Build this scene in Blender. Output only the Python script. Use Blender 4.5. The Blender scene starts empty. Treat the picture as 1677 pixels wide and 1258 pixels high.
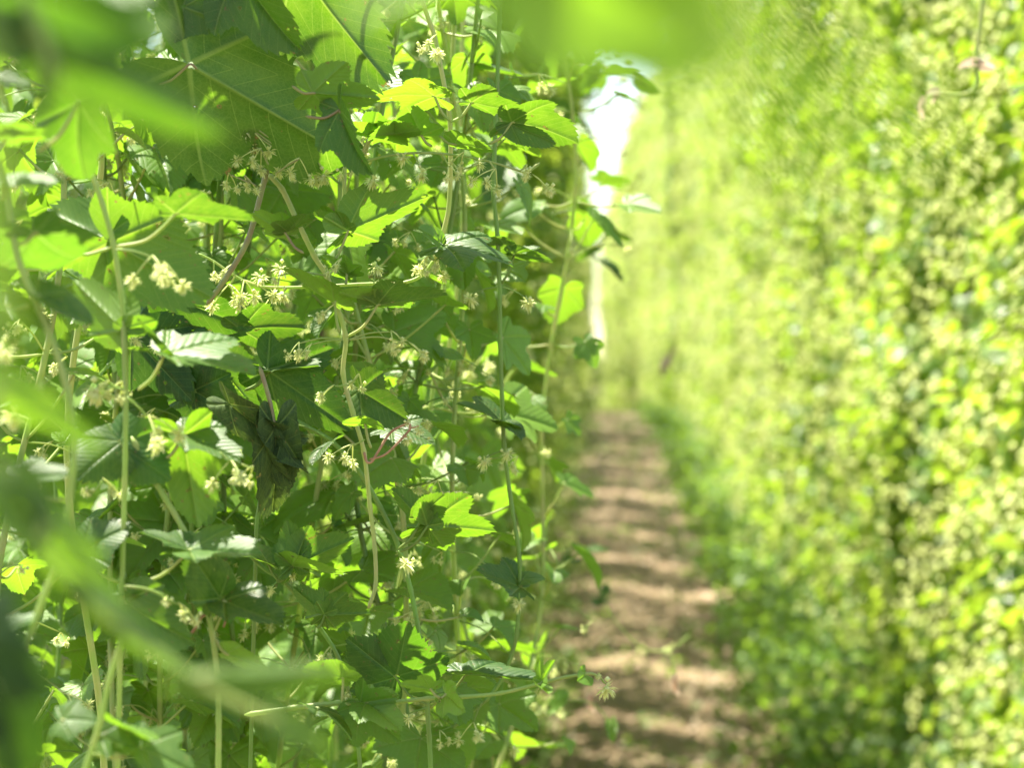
import bpy, math, random
import numpy as np
from mathutils import Vector, Matrix

# ------------------------------------------------------------------ camera, sky, sun
S = bpy.context.scene
F = 85.0 / 36.0 * 1677.0          # focal length in photo pixels
VX, VY = 985.0, 640.0             # where the alley vanishes in the photo
CZ = 2.05
cd = bpy.data.cameras.new('camera'); cam = bpy.data.objects.new('camera', cd)
S.collection.objects.link(cam); S.camera = cam
cam.location = (0, 0, CZ); cam.rotation_euler = (math.radians(90), 0, 0)
cd.lens = 85; cd.sensor_width = 36; cd.clip_start = 0.02; cd.clip_end = 2000
cd.shift_x = (838.5 - VX) / 1677.0; cd.shift_y = (VY - 629.0) / 1677.0
cd.dof.use_dof = True; cd.dof.focus_distance = 1.62; cd.dof.aperture_fstop = 9.0
cd.dof.aperture_blades = 0

SUN_EL, SUN_AZ = 67.0, 52.0       # degrees up, degrees left of the alley direction
w = bpy.data.worlds.new('World'); S.world = w; w.use_nodes = True
nt = w.node_tree; nt.nodes.clear()
sky = nt.nodes.new('ShaderNodeTexSky'); sky.sky_type = 'NISHITA'; sky.sun_disc = False
sky.sun_elevation = math.radians(SUN_EL); sky.sun_rotation = math.radians(-SUN_AZ)
sky.air_density = 1.0; sky.dust_density = 0.7; sky.ozone_density = 1.0
bg = nt.nodes.new('ShaderNodeBackground'); bg.inputs[1].default_value = 0.10
wo = nt.nodes.new('ShaderNodeOutputWorld')
wb = nt.nodes.new('ShaderNodeMix'); wb.data_type = 'RGBA'; wb.blend_type = 'MULTIPLY'; wb.inputs[0].default_value = 1
wb.inputs[7].default_value = (1.10, 1.0, .86, 1); nt.links.new(sky.outputs[0], wb.inputs[6]); nt.links.new(wb.outputs[2], bg.inputs[0]); nt.links.new(bg.outputs[0], wo.inputs[0])
sl = bpy.data.lights.new('sun', 'SUN'); sl.energy = 5.0; sl.angle = math.radians(0.5); sl.color = (1.0, 0.94, 0.80)
so = bpy.data.objects.new('sun', sl); S.collection.objects.link(so)
_e, _a = math.radians(SUN_EL), math.radians(SUN_AZ)
SUND = Vector((-math.sin(_a) * math.cos(_e), math.cos(_a) * math.cos(_e), math.sin(_e)))
so.rotation_euler = SUND.to_track_quat('Z', 'Y').to_euler(); so.location = (-5, 5, 12)
S.view_settings.view_transform = 'Standard'; S.view_settings.look = 'None'
S.view_settings.gamma = 1.0; S.view_settings.exposure = 2.2
S.cycles.max_bounces = 8; S.cycles.diffuse_bounces = 2; S.cycles.transmission_bounces = 6
S.cycles.glossy_bounces = 2; S.cycles.caustics_reflective = False; S.cycles.caustics_refractive = False
S.cycles.use_denoising = True
COL = S.collection
random.seed(5)

# ------------------------------------------------------------------ helpers
def W(px, py, Z):
    return Vector(((px - VX) / F * Z, Z, CZ - (py - VY) / F * Z))

def ground_h(y):
    y = np.asarray(y, float)
    a = 0.049 * np.minimum(y, 30)
    b = np.where(y > 30, 0.049 * 8 * (1 - np.exp(-(y - 30) / 8.0)) * 0.55, 0)
    c = np.where(y > 42, -(y - 42) * 0.008, 0)
    return a + b + c

def gz(y): return float(ground_h(y))

def hash2(ix, iy, seed):
    n = (ix.astype(np.int64) * 374761393 + iy.astype(np.int64) * 668265263 + seed * 1442695041) & 0x7fffffff
    n = ((n ^ (n >> 13)) * 1274126177) & 0x7fffffff
    return ((n ^ (n >> 16)) & 0xffff) / 65535.0

def vnoise(x, y, seed=0):
    x0 = np.floor(x); y0 = np.floor(y); fx = x - x0; fy = y - y0
    fx = fx * fx * (3 - 2 * fx); fy = fy * fy * (3 - 2 * fy)
    a = hash2(x0, y0, seed); b = hash2(x0 + 1, y0, seed); c = hash2(x0, y0 + 1, seed); d = hash2(x0 + 1, y0 + 1, seed)
    return (a * (1 - fx) + b * fx) * (1 - fy) + (c * (1 - fx) + d * fx) * fy

def np_mesh(name, V, Fc, mat, uv=None, rnd=None, smooth=True):
    """V (n,3), Fc (m,k) all faces with k corners; uv per vertex (n,2); rnd per vertex."""
    me = bpy.data.meshes.new(name)
    V = np.asarray(V, np.float32); Fc = np.asarray(Fc, np.int32)
    n, (m, k) = len(V), Fc.shape
    me.vertices.add(n); me.vertices.foreach_set('co', V.ravel())
    me.loops.add(m * k); me.loops.foreach_set('vertex_index', Fc.ravel())
    me.polygons.add(m); me.polygons.foreach_set('loop_start', np.arange(0, m * k, k, dtype=np.int32))
    me.polygons.foreach_set('loop_total', np.full(m, k, np.int32))
    me.update(calc_edges=True)
    if smooth: me.polygons.foreach_set('use_smooth', np.ones(m, bool))
    if uv is not None:
        ul = me.uv_layers.new(name='UVMap')
        ul.data.foreach_set('uv', np.asarray(uv, np.float32)[Fc.ravel()].ravel())
    if rnd is not None:
        at = me.attributes.new('rnd', 'FLOAT', 'POINT'); at.data.foreach_set('value', np.asarray(rnd, np.float32))
    if mat: me.materials.append(mat)
    return me

def link(name, me, parent=None, loc=None):
    o = bpy.data.objects.new(name, me); COL.objects.link(o)
    if parent is not None: o.parent = parent
    if loc is not None: o.location = loc
    return o

def tag(o, label=None, cat=None, group=None, kind=None):
    if label: o['label'] = label
    if cat: o['category'] = cat
    if group: o['group'] = group
    if kind: o['kind'] = kind
    return o

def spline(pts, per=7):
    P = [Vector(p) for p in pts]
    if len(P) == 2: P = [P[0], P[0].lerp(P[1], .5), P[1]]
    out = []
    Q = [P[0] * 2 - P[1]] + P + [P[-1] * 2 - P[-2]]
    for i in range(1, len(Q) - 2):
        p0, p1, p2, p3 = Q[i - 1], Q[i], Q[i + 1], Q[i + 2]
        la, lb, lc = (p1 - p0).length, (p2 - p1).length, (p3 - p2).length
        m1 = (p2 - p0).normalized() * min(la, lb) if i > 1 else (p2 - p1) * 1.0
        m2 = (p3 - p1).normalized() * min(lb, lc) if i < len(Q) - 3 else (p2 - p1) * 1.0
        for j in range(per):
            t = j / per
            out.append(p1 * (2*t**3 - 3*t*t + 1) + m1 * (t**3 - 2*t*t + t) + p2 * (3*t*t - 2*t**3) + m2 * (t**3 - t*t))
    out.append(P[-1]); return out

class Tubes:
    def __init__(s): s.v = []; s.f = []; s.r = []
    def add(s, pts, r0, r1=None, sides=7, per=7, tint=0.5, knots=0.0, rough=0.0):
        r1 = r0 if r1 is None else r1
        if r0 < .004: r0 *= .8; r1 *= .8
        P = spline(pts, per); n = len(P); up = Vector((0.13, 0.3, 0.9)).normalized()
        base = len(s.v); prev = None
        for i, p in enumerate(P):
            t = (P[min(i + 1, n - 1)] - P[max(i - 1, 0)]).normalized()
            a = prev if prev is not None else (up.cross(t) if abs(up.dot(t)) < .95 else Vector((1, 0, 0)).cross(t))
            a = (a - t * a.dot(t)).normalized(); prev = a; b = t.cross(a)
            f = i / (n - 1); r = r0 + (r1 - r0) * f
            if knots and i % per == 0 and 0 < i < n - 1: r *= 1 + knots
            r *= 1 + rough * math.sin(i * 2.3 + base)
            if r0 < .004 and i in (0, n - 1): r *= .3
            for k in range(sides):
                g = 2 * math.pi * k / sides
                s.v.append(p + (a * math.cos(g) + b * math.sin(g)) * r); s.r.append(tint)
        for i in range(n - 1):
            for k in range(sides):
                k2 = (k + 1) % sides
                s.f.append((base + i * sides + k, base + i * sides + k2, base + (i + 1) * sides + k2, base + (i + 1) * sides + k))
        for e, sg in ((0, 1), (n - 1, -1)):       # closed tips
            c = len(s.v); s.v.append(P[e]); s.r.append(tint)
            q = base + e * sides
            for k in range(0, sides):
                k2 = (k + 1) % sides
                s.f.append((c, q + k2, q + k, q + k) if sg > 0 else (c, q + k, q + k2, q + k2))
    def mesh(s, name, mat, org=Vector((0, 0, 0))):
        me = bpy.data.meshes.new(name)
        fs = [f if len(set(f)) == 4 else tuple(dict.fromkeys(f)) for f in s.f]
        me.from_pydata([tuple(v - org) for v in s.v], [], fs)
        me.polygons.foreach_set('use_smooth', np.ones(len(me.polygons), bool))
        at = me.attributes.new('rnd', 'FLOAT', 'POINT'); at.data.foreach_set('value', np.array(s.r, np.float32))
        me.materials.append(mat); me.update(); return me

# ------------------------------------------------------------------ materials
def M(name):
    m = bpy.data.materials.new(name); m.use_nodes = True; t = m.node_tree; t.nodes.clear()
    return m, t
def N(t, typ, **kw):
    n = t.nodes.new(typ)
    for k, v in kw.items(): setattr(n, k, v)
    return n
def math_(t, op, a, b=None, c=None, clamp=False):
    n = N(t, 'ShaderNodeMath', operation=op, use_clamp=clamp)
    for i, x in enumerate((a, b, c)):
        if x is None: continue
        if isinstance(x, (int, float)): n.inputs[i].default_value = x
        else: t.links.new(x, n.inputs[i])
    return n.outputs[0]
def mixc(t, fac, a, b, mode='MIX'):
    n = N(t, 'ShaderNodeMix', data_type='RGBA', blend_type=mode)
    for i, x in ((0, fac), (6, a), (7, b)):
        if isinstance(x, (int, float)): n.inputs[i].default_value = x
        elif isinstance(x, tuple): n.inputs[i].default_value = (*x, 1)
        else: t.links.new(x, n.inputs[i])
    return n.outputs[2]
def smooth(t, x, lo, hi):
    n = N(t, 'ShaderNodeMapRange', interpolation_type='SMOOTHSTEP')
    t.links.new(x, n.inputs[0]); n.inputs[1].default_value = lo; n.inputs[2].default_value = hi
    return n.outputs[0]

def leaf_material(name, top_d, top_l, under, tr_d, tr_l, veins=True, tmix=0.45, rough=0.44, spec=0.33, vein_col=(.22, .30, .08)):
    m, t = M(name); L = t.links.new
    at = N(t, 'ShaderNodeAttribute', attribute_name='rnd'); oi = N(t, 'ShaderNodeObjectInfo')
    r = math_(t, 'FRACT', math_(t, 'ADD', at.outputs['Fac'], oi.outputs['Random']))
    tc = N(t, 'ShaderNodeTexCoord')
    no = N(t, 'ShaderNodeTexNoise'); no.inputs['Scale'].default_value = 3.0 if veins else 9.0; no.inputs['Detail'].default_value = 3
    L(tc.outputs['Object'], no.inputs['Vector'])
    r2 = math_(t, 'ADD', math_(t, 'MULTIPLY', r, .75), math_(t, 'MULTIPLY', math_(t, 'SUBTRACT', no.outputs[0], .5), .7), clamp=True)
    top = mixc(t, r2, top_d, top_l); tr = mixc(t, r2, tr_d, tr_l)
    geo = N(t, 'ShaderNodeNewGeometry')
    base = mixc(t, math_(t, 'MULTIPLY', geo.outputs['Backfacing'], .8), top, under)
    bump_in = None
    if veins:
        uv = N(t, 'ShaderNodeUVMap'); sp = N(t, 'ShaderNodeSeparateXYZ'); L(uv.outputs[0], sp.inputs[0])
        u, v = sp.outputs[0], sp.outputs[1]
        wid = math_(t, 'MULTIPLY_ADD', math_(t, 'SUBTRACT', 1.0, u), .011, .003)
        main = math_(t, 'SUBTRACT', 1.0, smooth(t, math_(t, 'DIVIDE', v, wid), .5, 1.5))
        ph = math_(t, 'MULTIPLY', math_(t, 'SUBTRACT', u, math_(t, 'MULTIPLY', v, .95)), 9.0)
        tri = math_(t, 'ABSOLUTE', math_(t, 'SUBTRACT', math_(t, 'FRACT', ph), .5))     # .5 on a side vein
        sec = math_(t, 'MULTIPLY', smooth(t, tri, .455, .495), .75)
        ph2 = math_(t, 'MULTIPLY', math_(t, 'ADD', v, math_(t, 'MULTIPLY', tri, .05)), 38.0)
        tri2 = math_(t, 'ABSOLUTE', math_(t, 'SUBTRACT', math_(t, 'FRACT', ph2), .5))
        ter = math_(t, 'MULTIPLY', smooth(t, tri2, .42, .5), .22)
        vv = math_(t, 'MAXIMUM', main, math_(t, 'MAXIMUM', sec, ter))
        nv = N(t, 'ShaderNodeTexVoronoi', feature='DISTANCE_TO_EDGE'); nv.inputs['Scale'].default_value = 42; L(uv.outputs[0], nv.inputs['Vector'])
        net = math_(t, 'SUBTRACT', 1.0, smooth(t, nv.outputs['Distance'], .02, .12))
        blot = N(t, 'ShaderNodeTexNoise', noise_dimensions='4D'); blot.inputs['Scale'].default_value = 7; blot.inputs['Detail'].default_value = 4
        L(tc.outputs['Object'], blot.inputs['Vector']); L(math_(t, 'MULTIPLY', r, 20.0), blot.inputs['W'])
        vc = math_(t, 'ADD', math_(t, 'MULTIPLY', vv, .42), math_(t, 'MULTIPLY', net, .10))
        base = mixc(t, vc, base, vein_col); tr = mixc(t, vc, tr, (.36, .46, .08))
        bl = smooth(t, blot.outputs[0], .35, .65)
        base = mixc(t, math_(t, 'MULTIPLY', bl, .35), base, (.09, .15, .03)); tr = mixc(t, math_(t, 'MULTIPLY', bl, .25), tr, (.22, .34, .02))
        quilt = math_(t, 'SUBTRACT', math_(t, 'POWER', math_(t, 'SUBTRACT', 1.0, math_(t, 'MULTIPLY', tri, 2.0)), .6), vv)
        n2 = N(t, 'ShaderNodeTexNoise'); n2.inputs['Scale'].default_value = 45; L(tc.outputs['Object'], n2.inputs['Vector'])
        bump_in = math_(t, 'ADD', quilt, math_(t, 'MULTIPLY', n2.outputs[0], .35))
        # a few dry specks
        vo = N(t, 'ShaderNodeTexNoise', noise_dimensions='4D'); vo.inputs['Scale'].default_value = 11; vo.inputs['Detail'].default_value = 2
        L(math_(t, 'MULTIPLY', r, 37.0), vo.inputs['W'])
        L(tc.outputs['Object'], vo.inputs['Vector'])
        spk = smooth(t, vo.outputs[0], .66, .71); hole = math_(t, 'GREATER_THAN', vo.outputs[0], .715)
        base = mixc(t, spk, base, (.20, .15, .05)); tr = mixc(t, spk, tr, (.20, .12, .03))
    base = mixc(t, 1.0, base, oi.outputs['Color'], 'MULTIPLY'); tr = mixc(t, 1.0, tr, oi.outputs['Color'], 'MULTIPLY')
    p = N(t, 'ShaderNodeBsdfPrincipled'); L(base, p.inputs['Base Color'])
    p.inputs['Roughness'].default_value = rough; p.inputs['Specular IOR Level'].default_value = spec
    tl = N(t, 'ShaderNodeBsdfTranslucent'); L(tr, tl.inputs['Color'])
    if bump_in is not None:
        b = N(t, 'ShaderNodeBump'); b.inputs['Strength'].default_value = .20; b.inputs['Distance'].default_value = .0012
        L(bump_in, b.inputs['Height']); L(b.outputs[0], p.inputs['Normal'])
    mx = N(t, 'ShaderNodeMixShader'); mx.inputs[0].default_value = tmix
    L(p.outputs[0], mx.inputs[1]); L(tl.outputs[0], mx.inputs[2])
    o = N(t, 'ShaderNodeOutputMaterial')
    if veins:                                          # insect holes with a dry rim
        tp = N(t, 'ShaderNodeBsdfTransparent'); m2 = N(t, 'ShaderNodeMixShader'); L(hole, m2.inputs[0]); L(mx.outputs[0], m2.inputs[1]); L(tp.outputs[0], m2.inputs[2]); L(m2.outputs[0], o.inputs[0])
    else: L(mx.outputs[0], o.inputs[0])
    return m

MAT_LEAF = leaf_material('hop_leaf', (.019, .055, .012), (.052, .122, .022), (.075, .145, .028), (.055, .155, .003), (.15, .31, .007))
MAT_YOUNG = leaf_material('young_hop_leaf', (.08, .17, .02), (.14, .25, .03), (.15, .25, .04), (.17, .38, .010), (.28, .50, .015))
MAT_DARK = leaf_material('crinkled_leaf', (.020, .045, .016), (.045, .075, .022), (.03, .05, .02), (.02, .05, .008), (.04, .08, .01), tmix=.2, rough=.7, spec=.15)
MAT_FAR = leaf_material('hedge_leaf', (.075, .155, .030), (.20, .31, .085), (.16, .26, .06), (.30, .48, .02), (.48, .58, .07), veins=False, spec=.35, tmix=.52, rough=.4)
MAT_WEED = leaf_material('weed_leaf', (.07, .15, .03), (.15, .24, .06), (.13, .22, .06), (.25, .45, .03), (.40, .55, .06), veins=False, rough=.5)

def simple_mat(name, c0, c1, scale, rough=.6, trans=None, bump=0.0, stretch=(1, 1, 1)):
    m, t = M(name); L = t.links.new
    tc = N(t, 'ShaderNodeTexCoord'); mp = N(t, 'ShaderNodeMapping'); mp.inputs['Scale'].default_value = stretch
    L(tc.outputs['Object'], mp.inputs[0])
    no = N(t, 'ShaderNodeTexNoise'); no.inputs['Scale'].default_value = scale; no.inputs['Detail'].default_value = 5
    L(mp.outputs[0], no.inputs['Vector'])
    at = N(t, 'ShaderNodeAttribute', attribute_name='rnd')
    f = math_(t, 'ADD', smooth(t, no.outputs[0], .3, .7), math_(t, 'SUBTRACT', at.outputs['Fac'], .5), clamp=True)
    c = mixc(t, f, c0, c1)
    p = N(t, 'ShaderNodeBsdfPrincipled'); L(c, p.inputs['Base Color']); p.inputs['Roughness'].default_value = rough
    if bump:
        b = N(t, 'ShaderNodeBump'); b.inputs['Distance'].default_value = bump; L(no.outputs[0], b.inputs['Height']); L(b.outputs[0], p.inputs['Normal'])
    o = N(t, 'ShaderNodeOutputMaterial')
    if trans:
        tl = N(t, 'ShaderNodeBsdfTranslucent'); L(mixc(t, .4, c, trans), tl.inputs['Color'])
        mx = N(t, 'ShaderNodeMixShader'); mx.inputs[0].default_value = .45
        L(p.outputs[0], mx.inputs[1]); L(tl.outputs[0], mx.inputs[2]); L(mx.outputs[0], o.inputs[0])
    else: L(p.outputs[0], o.inputs[0])
    return m

# rnd attribute on a stem: 0 = cream/reddish, 1 = green
MAT_STEM = simple_mat('pale_stem', (.50, .50, .20), (.36, .50, .12), 60, .45, (.4, .5, .1))
MAT_GREEN = simple_mat('green_stem', (.20, .25, .06), (.22, .37, .07), 50, .45, (.3, .5, .05))
MAT_BROWN = simple_mat('brown_stem', (.20, .15, .07), (.22, .25, .07), 70, .5)
MAT_DRY = simple_mat('dry_stem', (.25, .12, .06), (.38, .22, .12), 90, .7)
MAT_FLOWER = simple_mat('hop_flower', (.56, .65, .20), (.80, .82, .42), 220, .6, (.85, .85, .42))
MAT_WITHER = simple_mat('withered_leaf', (.55, .38, .30), (.72, .62, .45), 60, .7, (.7, .6, .4))
MAT_WOOD = simple_mat('old_bine', (.10, .07, .04), (.20, .16, .09), 30, .8, None, .004, (1, 1, .2))

# ------------------------------------------------------------------ leaf shapes
LOBES = {
    'three': [(0, 1.0, 50), (56, .74, 46), (-56, .74, 46), (118, .44, 50), (-118, .44, 50)],
    'deep': [(0, 1.0, 46), (56, .86, 44), (-56, .86, 44), (112, .52, 50), (-112, .52, 50)],
    'broad': [(0, 1.0, 60), (58, .76, 58), (-58, .76, 58), (120, .58, 58), (-120, .58, 58)],
    'plain': [(0, 1.0, 62), (55, .60, 62), (-55, .60, 62), (115, .42, 60), (-115, .42, 60)],
}
KEXP = {'three': 7, 'deep': 9, 'broad': 5, 'plain': 4}
def outline(kind, th, teeth=True, seed=0):
    lob = LOBES[kind]; tot = np.zeros_like(th); near = np.full_like(th, 1e9); ax = np.zeros_like(th)
    for a, Ln, wd in lob:
        d = (th - a + 180) % 360 - 180; tt = np.clip(np.abs(d) / wd / 1.25, 0, 1)
        r = Ln * np.cos(np.pi / 2 * tt) ** .95 * (1 - .26 * tt ** .62)
        tot += np.maximum(r, 0) ** KEXP[kind]
        m = np.abs(d) < near; near = np.where(m, np.abs(d), near); ax = np.where(m, a, ax)
    R = tot ** (1.0 / KEXP[kind])
    R *= np.clip((178 - np.abs(th)) / 26.0, .28, 1) ** .7
    if teeth:
        per = 5.6; ph = (near / per) % 1.0
        rs = np.random.RandomState(seed)
        amp = .088 * np.clip(R * 1.3, .3, 1) * np.where(near < 2.0, 0, 1)
        tk = np.floor(near / per) + 13 * ax; vary = .55 + .9 * hash2(tk, tk * 0 + (th > ax), seed + 3)
        R = R * (1 + amp * vary * (1 - ph) - amp * .45) * (1 + .09 * (vnoise(th / 21.0 + 50, th * 0 + seed, seed) - .5) + .05 * np.sin(np.radians(th) * 1.0 + seed))
    return R, near, ax

def shape_leaf(x, y, R0, nearv, p):
    """bend a flat leaf; p = dict(fold, droop, side, wave, ph)"""
    r = np.hypot(x, y)
    z = p['fold'] * np.abs(x) - p['side'] * x * x * np.sign(1) + p['wave'] * r * r * np.sin(3.1 * np.arctan2(x, y) + p['ph'])
    z = z - .022 * np.exp(-(nearv / .028) ** 2) * np.clip(r * 4, 0, 1)
    k = p['droop']
    if abs(k) > 1e-4:
        a = k * y; yy = np.sin(a) / k - z * -0 ; zz = -(1 - np.cos(a)) / k
        return x, yy + z * np.sin(a), zz + z * np.cos(a)
    return x, y, z

def leaf_mesh_hi(name, kind, mat, p, seed=0, step=1.2):
    th = np.arange(-174, 174.01, step); R, near, ax = outline(kind, th, True, seed); Rb, _, _ = outline(kind, th, False, seed)
    rings = np.array([.04, .14, .28, .44, .60, .76, .90, 1.0]); n = len(th)
    X, Y, U, Vv = [], [], [], []
    for s in rings:
        rr = s * (Rb + (R - Rb) * s ** 5)
        a = np.radians(th); X.append(rr * np.sin(a)); Y.append(rr * np.cos(a))
        d = np.radians(near); U.append(rr * np.cos(d)); Vv.append(rr * np.abs(np.sin(d)))
    X, Y, U, Vv = map(np.concatenate, (X, Y, U, Vv))
    x, y, z = shape_leaf(X, Y, None, Vv, p)
    rs = np.random.RandomState(seed)
    z = z + .05 * (vnoise(X * 3 + 7, Y * 3 + seed, seed) - .5) * np.hypot(X, Y)
    V = np.stack([x, y, z], 1)
    f = []
    for i in range(len(rings) - 1):
        for k in range(n - 1): f.append((i * n + k, (i + 1) * n + k, (i + 1) * n + k + 1, i * n + k + 1))
    f = np.array(f)[:, ::-1]
    return np_mesh(name, V, f, mat, np.stack([U, Vv], 1))

PAR = [dict(fold=.16, droop=.75, side=.25, wave=.07, ph=0.4), dict(fold=.30, droop=.35, side=.05, wave=.09, ph=2.0),
       dict(fold=.05, droop=1.15, side=.35, wave=.10, ph=3.6), dict(fold=.42, droop=.6, side=.1, wave=.06, ph=5.0),
       dict(fold=-.08, droop=.5, side=.15, wave=.13, ph=1.2), dict(fold=.22, droop=1.5, side=.2, wave=.08, ph=4.1)]
KINDS = ['three', 'deep', 'broad', 'plain']
LEAF = {}
for ki, k in enumerate(KINDS):
    for pi, p in enumerate(PAR):
        for mn, mt in (('old', MAT_LEAF), ('young', MAT_YOUNG)):
            if mn == 'young' and pi not in (0, 1, 3): continue
            if mn == 'old':
                LEAF[k, pi, mn] = leaf_mesh_hi('leaf_%s_%d' % (k, pi), k, mt, p, seed=ki * 7 + pi)
            else:
                me = LEAF[k, pi, 'old'].copy(); me.materials[0] = mt; LEAF[k, pi, mn] = me
CRINK = leaf_mesh_hi('crinkled', 'plain', MAT_DARK, dict(fold=.5, droop=1.6, side=.2, wave=.28, ph=1.0), 3)

def leaf_matrix(base, tip, roll, width=1.0):
    d = tip - base; Ln = d.length; d = d / Ln
    n0 = Vector((0, -1, 0)); n = n0 - d * n0.dot(d)
    if n.length < .05: n = Vector((0, 0, 1)) - d * d.z
    n.normalize(); n = Matrix.Rotation(math.radians(roll), 3, d) @ n
    x = d.cross(n)
    m = Matrix((x * width * Ln, d * Ln, n * Ln)).transposed().to_4x4(); m.translation = base
    return m

# ------------------------------------------------------------------ flowers
def burst(c, r, rs, V, Fc, Rn, n=48):
    c = np.array(c)
    for i in range(n):
        d = rs.normal(size=3); d[2] -= .25; d /= np.linalg.norm(d)
        a = np.cross(d, (0.3, .2, 1)); a /= np.linalg.norm(a) + 1e-9; b = np.cross(d, a)
        Ln = r * rs.uniform(.7, 1.1); wd = r * rs.uniform(.07, .13)
        tip = c + d * Ln + np.array((0, 0, -1)) * Ln * .12; mid = c + d * Ln * .6 + a * 0
        k = len(V)
        V += [c + d * r * .1, mid + a * wd, mid - a * wd, tip + b * wd * .3, mid + b * wd * .5]
        Fc += [(k, k + 1, k + 4), (k, k + 4, k + 2), (k + 1, k + 3, k + 4), (k + 4, k + 3, k + 2)]
        Rn += [rs.uniform(.1, .9)] * 5
def ball(c, r, V, Fc, Rn, rn=.6):
    k = len(V); c = np.array(c)
    for q in ((1, 0, 0), (-1, 0, 0), (0, 1, 0), (0, -1, 0), (0, 0, 1), (0, 0, -1)): V.append(c + np.array(q) * r)
    for a, b, d in ((0, 2, 4), (2, 1, 4), (1, 3, 4), (3, 0, 4), (2, 0, 5), (1, 2, 5), (3, 1, 5), (0, 3, 5)): Fc.append((k + a, k + b, k + d))
    Rn += [rn] * 6
FLW = []
def flower_cluster(seed, nb, spread, r=.0053):
    rs = np.random.RandomState(seed); V, Fc, Rn = [], [], []; tb = Tubes()
    ctr = [np.array((0, 0, 0))] if nb == 1 else []
    while len(ctr) < nb:
        p = rs.normal(size=3) * spread * .55; p[2] = -abs(p[2]) * .8
        if all(np.linalg.norm(p - q) > r * 1.3 for q in ctr): ctr.append(p)
    for c in ctr:
        if nb > 1: tb.add([(0, 0, .004), Vector(c * .5) + Vector((0, 0, .003)), Vector(c)], .0006, .0004, sides=4, per=3, tint=.8)
        burst(c, r * rs.uniform(.75, 1.15), rs, V, Fc, Rn); ball(c, r * .28, V, Fc, Rn)
    for c in ctr[:3]:                                    # a closed bud beside each open flower
        p = c + rs.normal(size=3) * r * .35 + np.array((0, 0, r * .5)); ball(p, .0014, V, Fc, Rn, .9)
    b = len(V); tv = [np.array(v) for v in tb.v]; V += tv; Rn += [.4] * len(tv)
    for f in tb.f:
        g = list(dict.fromkeys(f)); Fc.append((b + g[0], b + g[1], b + g[2]))
        if len(g) == 4: Fc.append((b + g[0], b + g[2], b + g[3]))
    return np_mesh('flower_cluster', np.array(V), np.array(Fc), MAT_FLOWER, rnd=Rn, smooth=False)
for i, (nb, sp) in enumerate(((1, .0), (1, .0), (2, .012), (3, .016), (1, 0), (1, 0.0))):
    FLW.append(flower_cluster(20 + i, nb, sp))

# ------------------------------------------------------------------ a climbing shoot with its leaves
class Bine:
    def __init__(s, label, mat=MAT_STEM, name='hop_bine', group=None, cat='hop bine'):
        s.t = Tubes(); s.mat = mat; s.lv = []; s.fl = []; s.label = label; s.name = name; s.group = group; s.cat = cat; s.org = None; s.ex = []
    def stem(s, pts, r0=.0021, r1=None, tint=.6, knots=.0, up=False, down=False, sides=8):
        pts = [Vector(p) for p in pts]
        if up: pts = [pts[0] + Vector((.02, .03, .55))] + pts
        if down:
            e = pts[-1]; g = gz(e.y); h = e.z - g
            pts = pts + [e + Vector((-.03, .05, -h * .35)), e + Vector((-.10, .12, -h * .7)), Vector((e.x - .14, e.y + .15, g - .03))]
        s.t.add(pts, r0, r1, tint=tint, knots=knots, sides=sides, rough=.04); s.org = s.org or pts[-1].copy(); return s
    def leaf(s, base, tip, roll=0, kind='three', p=0, age='old', width=1.0, frm=None, tint=(1, 1, 1), pet=.0011, ptint=.35, sag=.15):
        s.lv.append((leaf_matrix(base, tip, roll, width), LEAF[kind, p, age] if kind != 'crink' else CRINK, tint))
        if frm is not None:
            mid = frm.lerp(base, .55) + Vector((0, 0, -(frm - base).length * sag))
            s.t.add([frm, mid, base, base.lerp(tip, .05)], pet * 1.15, pet * .85, sides=6, per=5, tint=ptint)
        return s
    def flower(s, at, frm=None, v=2, sc=1.0):
        s.fl.append((at, v, sc))
        if frm is not None:
            mid = frm.lerp(at, .5) + Vector((0, 0, (frm - at).length * .12))
            s.t.add([frm, mid, at + Vector((0, 0, .003))], .0008, .0006, sides=5, per=5, tint=.8)
        return s
    def make(s):
        org = s.org; root = bpy.data.objects.new(s.name, None); COL.objects.link(root); root.location = org
        root.empty_display_size = .05
        tag(root, s.label, s.cat, s.group)
        link('stem', s.t.mesh('stem', s.mat, org), root)
        for m, me, tint in s.lv:
            o = link('leaf', me, root); mm = m.copy(); mm.translation = m.translation - org; o.matrix_local = mm; o.color = (*tint, 1)
        rr = random.Random(len(s.fl) + int(org.x * 1000))
        for at, v, sc in s.fl:
            o = link('flower_cluster', FLW[v], root)
            o.matrix_local = Matrix.LocRotScale(at - org, Matrix.Rotation(rr.uniform(0, 6.28), 3, 'Z') , Vector((sc,) * 3))
        return root

exec_parts = []
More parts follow.
